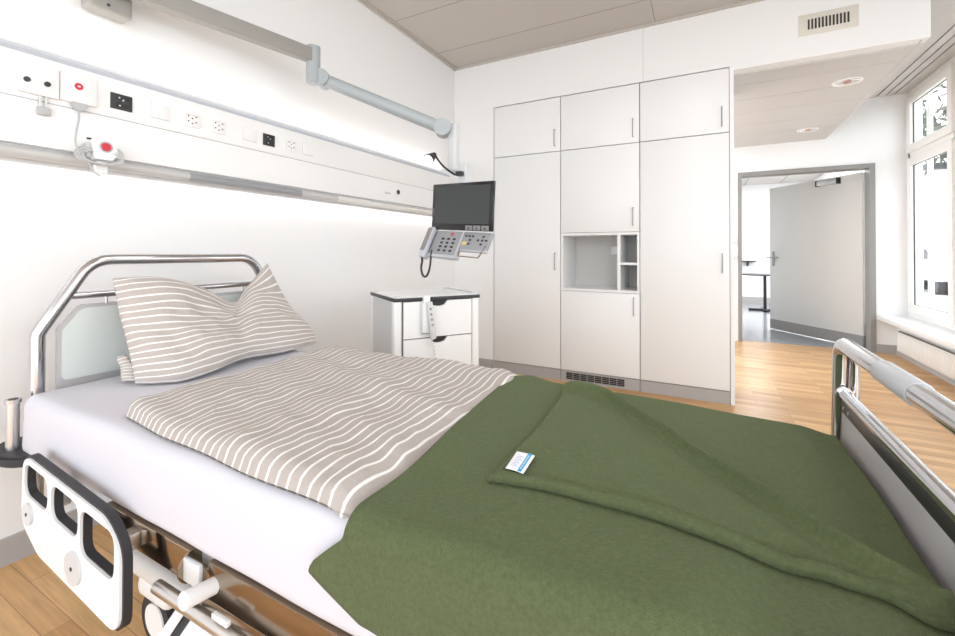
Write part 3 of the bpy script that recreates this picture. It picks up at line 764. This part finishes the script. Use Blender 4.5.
# duvet
def duvet(u, v):
    # u along Y (0..1), v around a closed section: top then underside
    x0, x1 = -1.475, -.38
    ya, yb = .558, 1.475
    k = v*2
    top = k <= 1
    s = k if top else 2-k
    x = x0 + (x1-x0)*s
    yl = ya + .045*(1-s)**2 + .003*math.sin(x*17) + .06*max(0, 1-s/.05)**2
    yh = yb + .045*(1-s) - .10*smooth(.55, 1, s)
    x += .030*(u-.5)*(1-s) * (-1.6) + .004*math.sin(u*19)*(1-s)
    y = yl + (yh-yl)*u
    if s < .06: yh -= .05*(1-s/.06)**2
    y = yl + (yh-yl)*u
    eu = min(u, 1-u)*(yb-ya); es = min(s, 1.0)*(x1-x0)
    e = min(eu, es)
    prof = math.sqrt(max(0, 1-(1-min(e/.045, 1))**2))
    wr = noise.noise(V(x*6, y*2.2, 1))*.012 + noise.noise(V(x*2.5+y*9, y*3, 4))*.010 + noise.noise(V(x*18, y*7, 2))*.005 - .006*abs(noise.noise(V(x*12+y*5, y*6, 9)))**.6
    zb = .6935 + .002
    z = zb + (.036*prof + wr*prof if top else 0)
    if top: z += .004
    z -= .034*smooth(-.60, -.50, x)*(1 if top else 0)
    # sags over the far edge
    if y > 1.42: z -= (y-1.42)*.55
    return V(x, y, z)
b = MB(); b.grid(duvet, 90, 160, closedv=True, uvf=lambda u, v: (u, v*2 if v <= .5 else 2-2*v))
for i_end in (0, 1): pass
tag(b.build('duvet', STRIPE_D, smooth=80), 'beige duvet with thin white stripes spread flat across the mattress', 'duvet')

# pillow
def pillow():
    rows = [
        [V(-1.70, .755, .705), V(-1.610, .845, .700), V(-1.60, .96, .712), V(-1.655, 1.12, .715), V(-1.645, 1.30, .708), V(-1.68, 1.515, .705)],
        [V(-1.765, .765, .80), V(-1.69, .86, .80), V(-1.69, .98, .80), V(-1.715, 1.13, .79), V(-1.72, 1.32, .80), V(-1.745, 1.52, .78)],
        [V(-1.835, .765, .93), V(-1.77, .88, .92), V(-1.765, 1.0, .895), V(-1.80, 1.14, .855), V(-1.82, 1.30, .90), V(-1.815, 1.46, .88)],
        [V(-1.885, .765, 1.055), V(-1.86, .895, 1.052), V(-1.85, 1.045, .995), V(-1.85, 1.19, .925), V(-1.88, 1.275, .985), V(-1.90, 1.400, 1.095)],
    ]
    def base(u, v):
        col = [crom([r[i] for i in range(6)], u) for r in rows]
        return crom(col, v)
    def f(sign):
        def g(u, v):
            p = base(u, v); e = .01
            du = base(min(u+e, 1), v)-base(max(u-e, 0), v); dv_ = base(u, min(v+e, 1))-base(u, max(v-e, 0))
            n = du.cross(dv_).normalized()
            if n.x < 0: n = -n
            bu = 1-abs(2*u-1)**3.5; bv = 1-abs(2*v-1)**2.6
            t_ = max(bu*bv, 0)**.6
            w = noise.noise(V(u*4, v*3, 3))*.024 + noise.noise(V(u*9+v*4, v*5, 5))*.011 - .010*abs(noise.noise(V(u*7-v*5, v*4+u*3, 8)))**.7
            w += -.012*math.exp(-((u-.62-.25*(v-.5))/.05)**2)*smooth(.05, .5, v) + .010*math.exp(-((u-.70-.2*(v-.5))/.05)**2)
            th = .055 if sign > 0 else .035
            return p + n*sign*(th*t_ + (w*t_ if sign > 0 else 0)) + n*sign*.001
        return g
    b = MB()
    b.grid(f(1), 90, 50, uvf=lambda u, v: (u, v)); b.grid(f(-1), 90, 50, uvf=lambda u, v: (u, v))
    bmesh.ops.remove_doubles(b.bm, verts=b.bm.verts[:], dist=.0025)
    return b
pl = pillow().build('pillow', STRIPE_P, smooth=80)
tag(pl, 'beige pillow with white stripes and a dented top leaning on the headboard', 'pillow')
# loose hem of the pillow case at the near lower corner
def flapf(u, v):
    p = V(-1.715, .790, .700).lerp(V(-1.80, .770, .79), u)
    q = V(-1.780, .752, .699).lerp(V(-1.82, .764, .775), u)
    c = p.lerp(q, v); c.y -= .012*math.sin(PI*v)*(1+.5*math.sin(u*9)); c.z += .008*math.sin(v*PI)*(1-u)
    return c
b = MB(); b.grid(flapf, 16, 10, uvf=lambda u, v: (v*.3, .1+u*.5))
hem = b.build('pillow_case_hem', STRIPE_P, pl, smooth=80)
md = hem.modifiers.new('s', 'SOLIDIFY'); md.thickness = .006; md.offset = 0

# green fleece blanket
BT = .728
def bl_section(s, hemz):
    """s 0..1 from the near hem up, across and down the far side -> (y, z)"""
    ny, fy = .522, 1.400; r = .045
    segs = [BT-r-hemz, r*PI/2, (fy-r)-(ny+r), r*PI/2, .20]
    T = sum(segs); d = s*T
    if d < segs[0]: return ny, hemz+d
    d -= segs[0]
    if d < segs[1]: a = d/r; return ny+r-r*math.cos(a), BT-r+r*math.sin(a)
    d -= segs[1]
    if d < segs[2]: return ny+r+d, BT
    d -= segs[2]
    if d < segs[3]: a = d/r; return fy-r+r*math.sin(a), BT-r+r*math.cos(a)
    d -= segs[3]
    return fy, BT-r-d
def blanket(u, v):
    hemz = .612 - .048*min(u/.19, 1) - .05*smooth(.19, .6, u) + .02*max(0, 1-u/.02)**2
    # rounded corner at the head end of the near hem
    y, z = bl_section(v, hemz if u < .5 else hemz)
    xl = -.520 - .060*smooth(.15, .75, v)
    drop = max(0, .69-z) if v < .3 else 0
    xl -= drop*1.12
    x = xl + (.278-xl)*u
    nrm_up = smooth(.55, BT-.003, z)
    y_t = (y-.522)/.878
    sag = .015*smooth(-.2, .27, x)
    z -= sag*nrm_up
    n1 = noise.noise(V(x*2.4, y*2.4, 0))*.014 + noise.noise(V(x*7+y*3, y*5, 7))*.006
    n1 *= 1-.8*smooth(1.15, 1.32, y)
    n1 += .007*math.exp(-((x+.02-.35*(y-.6))/.045)**2)*smooth(1.0, .6, y) - .005*math.exp(-((x-.06-.35*(y-.6))/.04)**2)*smooth(1.0, .6, y)
    z += n1*nrm_up
    y += (1-nrm_up)*(noise.noise(V(x*5, z*4, 9))*.012) * (-1 if y < 1 else 1)
    # bunched hem on the far side at the head end
    g = math.exp(-((x+.515)/.055)**2)*math.exp(-((y-1.37)/.05)**2); z += .012*g
    # dips against the foot board
    z -= .012*smooth(.20, .275, x)*nrm_up
    return V(x, y, z)
b = MB(); b.grid(blanket, 150, 150)
bl = b.build('blanket', FLEECE, smooth=80)
md = bl.modifiers.new('s', 'SOLIDIFY'); md.thickness = .008; md.offset = -1
tag(bl, 'dark green fleece blanket over the foot half of the bed, one corner folded back', 'blanket')
# folded-back flap
lo = [V(*p, 0) for p in [(-.356, .724), (-.285, .735), (-.217, .741), (-.089, .742), (.027, .727), (.097, .727), (.141, .734), (.187, .720), (.225, .722), (.262, .728)]]
up = [V(*p, 0) for p in [(-.378, 1.270), (-.350, 1.305), (-.260, 1.290), (-.135, 1.135), (-.024, 1.008), (.078, .900), (.140, .835), (.195, .780), (.230, .765), (.262, .752)]]
def surf_z(x, y):
    sag = .015*smooth(-.2, .27, x)
    n1 = noise.noise(V(x*2.4, y*2.4, 0))*.014 + noise.noise(V(x*7+y*3, y*5, 7))*.006
    n1 *= 1-.8*smooth(1.15, 1.32, y)
    n1 += .007*math.exp(-((x+.02-.35*(y-.6))/.045)**2)*smooth(1.0, .6, y) - .005*math.exp(-((x-.06-.35*(y-.6))/.04)**2)*smooth(1.0, .6, y)
    z = BT - sag + n1
    g = math.exp(-((x+.515)/.055)**2)*math.exp(-((y-1.37)/.05)**2); z += .012*g
    z -= .012*smooth(.20, .275, x)
    if y > 1.355: z -= (y-1.355)**2*8
    return z
def flap(u, v):
    a, c = crom(lo, u), crom(up, u)
    wdt = (c-a).length
    # v: 0 bottom of the near edge ... 1 bottom of the far rolled edge
    e = .10
    off = 0
    r1, r2 = .0095, .017
    if v < e:
        a_ = -PI/2 + PI*.75*v/e; s, h, off = 0, r1+r1*math.sin(a_), -r1*math.cos(a_)
    elif v > 1-e:
        a_ = -PI/2 + PI*.75*(1-v)/e; s, h, off = 1, r2+r2*math.sin(a_), r2*math.cos(a_)
    else:
        s = (v-e)/(1-2*e); dn = s*wdt; df = (1-s)*wdt
        h = .012 + (r1*1.707-.012)*math.exp(-(dn/.006)**2) + .0045*math.exp(-((dn-.010)/.006)**2) - .0035*math.exp(-((dn-.026)/.005)**2)
        h += (r2*1.707-.012)*math.exp(-(df/.010)**2) + .007*math.exp(-((df-.010)/.012)**2) - .004*math.exp(-((df-.045)/.02)**2)
        q = min(1, wdt/.15)
        h += (.006*noise.noise(V(a.x*8, s*3+1, 2)) + .004*noise.noise(V(a.x*20, s*5+1, 6)))*q
        h += .012*smooth(.72, .95, u)*math.sin(PI*s)
    lu = u*(1)
    if u < .03: h *= smooth(0, .03, u)*.5+.5
    p = a.lerp(c, s); p.y += off
    # wavy lower hem towards the right
    p.y += (.008*math.sin(u*26)*smooth(.55, .8, u))*(1-s)
    # left edge bows slightly
    if u < .15: p.x += .010*math.sin(PI*s)*(1-u/.15)
    return V(p.x, p.y, surf_z(p.x, p.y)+h)
b = MB(); G = b.grid(flap, 170, 100)
# close the left hem
side_ = []
for v_ in G[0]: side_.append(b.bm.verts.new((v_.co.x+.006, v_.co.y, surf_z(v_.co.x, v_.co.y)-.001)))
for j in range(len(side_)-1): b.bm.faces.new((G[0][j], G[0][j+1], side_[j+1], side_[j]))
fl = b.build('folded_corner', FLEECE, bl, smooth=80)
# care label sewn on the flap corner
def lab_pt(a, b_):
    c00, c10, c11, c01 = V(-.341, .822, 0), V(-.300, .816, 0), V(-.296, .744, 0), V(-.334, .750, 0)
    p = (c00*(1-a)+c10*a)*(1-b_) + (c01*(1-a)+c11*a)*b_
    return p
def lab(a0, a1, b0, b1, dz):
    def f(u, v):
        p = lab_pt(a0+(a1-a0)*u, b0+(b1-b0)*v); return V(p.x, p.y, surf_z(p.x, p.y)+.0175+dz+.0012*math.sin(3*p.x/.04))
    return f
b = MB(); b.grid(lab(0, 1, 0, 1, 0), 10, 12); o = b.build('care_label', LABELW, bl); md = o.modifiers.new('s', 'SOLIDIFY'); md.thickness = .001
tag(o, 'white care label with a blue band')
b = MB(); b.grid(lab(.66, .86, 0, 1, .0008), 4, 12); b.build('blue_band', LABELB, o)
b = MB()
for k in range(9): b.grid(lab(.73, .79, .14+k*.085, .19+k*.085, .0014), 1, 1)
b.build('band_lettering', MARKW, o)
b = MB()
for k in range(4):
    yb_ = .18+k*.17
    for (a0, a1, dd_) in ((.18, .34, 0), (.34, .50, .06), (.18, .5, .10)):
        b.grid(lab(a0, a1, yb_+dd_, yb_+dd_+.022, .0009), 1, 1)
b.build('printed_symbols', LABELP, o)

# ------------------------------------------------------------------ outdoors
struct(bx((2.3, -20, -1.0), (60, 70, -.25)).build('ground', ASPH))
t = thing('house', 'white house with a dark eave seen through the window', 'house', (14, 30, -.9))
bx((8.1, 25, -.9), (20, 40, 4.62)).build('wall', HOUSEW, t)
bx((8.0, 24.6, 4.62), (20.3, 40.4, 4.85)).build('eave', DARK, t)
MB().prism([(8.0, 4.85), (20.3, 4.85), (14.5, 6.0)], 'y', 24.6, 40.4).build('roof', HOUSEW, t)
for z in (1.6, .35): bx((8.1, 24.92, z), (20, 25, z+.07)).build('cladding_line', SEAMG, t)
t = thing('parked_car', 'silver car parked outside, seen low in the window', 'car', (7.9, 21.5, -.9))
prof = [(18.6, -.45), (18.7, .0), (19.3, .25), (19.9, .70), (21.3, .72), (22.1, .25), (22.9, .12), (23.0, -.45)]
prof = [(a+.9, b_+.65) for a, b_ in prof]
MB().prism(fil2(prof, .15), 'x', 6.75, 8.4).build('car_body', CARB, t)
MB().prism(fil2([(20.4, .93), (20.9, 1.29), (22.1, 1.31), (22.8, .93)], .06), 'x', 6.73, 8.42).build('car_window', DARK, t)
for y in (20.3, 23.1): MB().cyl((6.77, y, .07), (8.38, y, .07), .32, 24).build('wheel', RUBBER, t)
t = thing('tree', 'leafy tree outside beyond the upper window panes', 'tree', (5.6, 14.5, -.9))
MB().tube([(5.6, 14, -.9), (5.62, 14, 1.5), (5.5, 14.1, 3.4), (5.4, 14.4, 5.5)], lambda s: .16-.1*s, 10).build('trunk', BARK, t)
b = MB(); random.seed(3)
for k in range(3600):
    a = random.uniform(0, 2*PI); r = 2.6*random.random()**.6; zz = random.uniform(-1.6, 2.4)
    rr = r*math.sqrt(max(0, 1-(zz/2.6)**2))
    c_ = V(5.1+rr*math.cos(a), 14.5+rr*math.sin(a), 5.0+zz)
    if noise.noise(c_*1.1) < -.05: continue
    s_ = random.uniform(.10, .20)
    d1 = V(random.gauss(0, 1), random.gauss(0, 1), random.gauss(0, 1)).normalized(); d2 = d1.orthogonal().normalized()
    vs = [b.bm.verts.new(c_+d1*s_), b.bm.verts.new(c_+d2*s_*.5), b.bm.verts.new(c_-d1*s_), b.bm.verts.new(c_-d2*s_*.5)]
    b.bm.faces.new(vs)
b.build('foliage', LEAVES, t, smooth=0)

# ------------------------------------------------------------------ light
def area(name, loc, rot, sx, sy, power, col=(1, 1, 1), spread=180):
    l = bpy.data.lights.new(name, 'AREA'); l.shape = 'RECTANGLE'; l.size = sx; l.size_y = sy; l.energy = power; l.color = col
    l.spread = math.radians(spread)
    o = bpy.data.objects.new(name, l); COL.objects.link(o); o.location = loc; o.rotation_euler = rot
    return o
w = bpy.data.worlds.new('sky'); bpy.context.scene.world = w; w.use_nodes = True
bg = w.node_tree.nodes['Background']; bg.inputs[0].default_value = (.94, .965, 1, 1); bg.inputs[1].default_value = 2.4
# indirect strip lamp in the top of the service panel, and the reading strip under it
area('panel_uplight', (XL+.035, 1.8, 1.94), (PI, 0, 0), .03, 3.5, 2.5, (1, .95, .88))
area('panel_downlight', (XL+.03, 1.8, 1.485), (0, 0, 0), .03, 3.5, 1.5, (1, .98, .96))
# ceiling lamp of the room, then an unseen light added to brighten the hall
area('ceiling_lamp', (.2, 1.6, 3.02), (0, 0, 0), .6, 1.2, 12, (1, .98, .96))
area('hall_fill', (.95, 9.8, 2.70), (0, 0, 0), 1.0, 1.5, 55, (1, .98, .96))

# ------------------------------------------------------------------ camera
f, cx, cy, yaw, pitch, roll = 434.3, 473.7, 248.3, .49226, -.00915, .00142
cyw, syw, cp, sp = math.cos(yaw), math.sin(yaw), math.cos(pitch), math.sin(pitch)
dvec = V(-syw*cp, cyw*cp, -sp); rvec = V(cyw, syw, 0); uvec = rvec.cross(dvec)
r2 = rvec*math.cos(roll)+uvec*math.sin(roll); u2 = -rvec*math.sin(roll)+uvec*math.cos(roll)
cam = bpy.data.cameras.new('camera'); co = bpy.data.objects.new('camera', cam); COL.objects.link(co)
co.matrix_world = Matrix(((r2.x, u2.x, -dvec.x, 0), (r2.y, u2.y, -dvec.y, 0), (r2.z, u2.z, -dvec.z, 1.15), (0, 0, 0, 1)))
cam.sensor_width = 36; cam.lens = f/955*36; cam.clip_start = .02; cam.clip_end = 300
cam.shift_x = (477.5-cx)/955; cam.shift_y = (cy-318)/955
sc = bpy.context.scene; sc.camera = co
sc.view_settings.view_transform = 'Standard'; sc.view_settings.look = 'None'; sc.view_settings.gamma = 1
sc.view_settings.exposure = .58
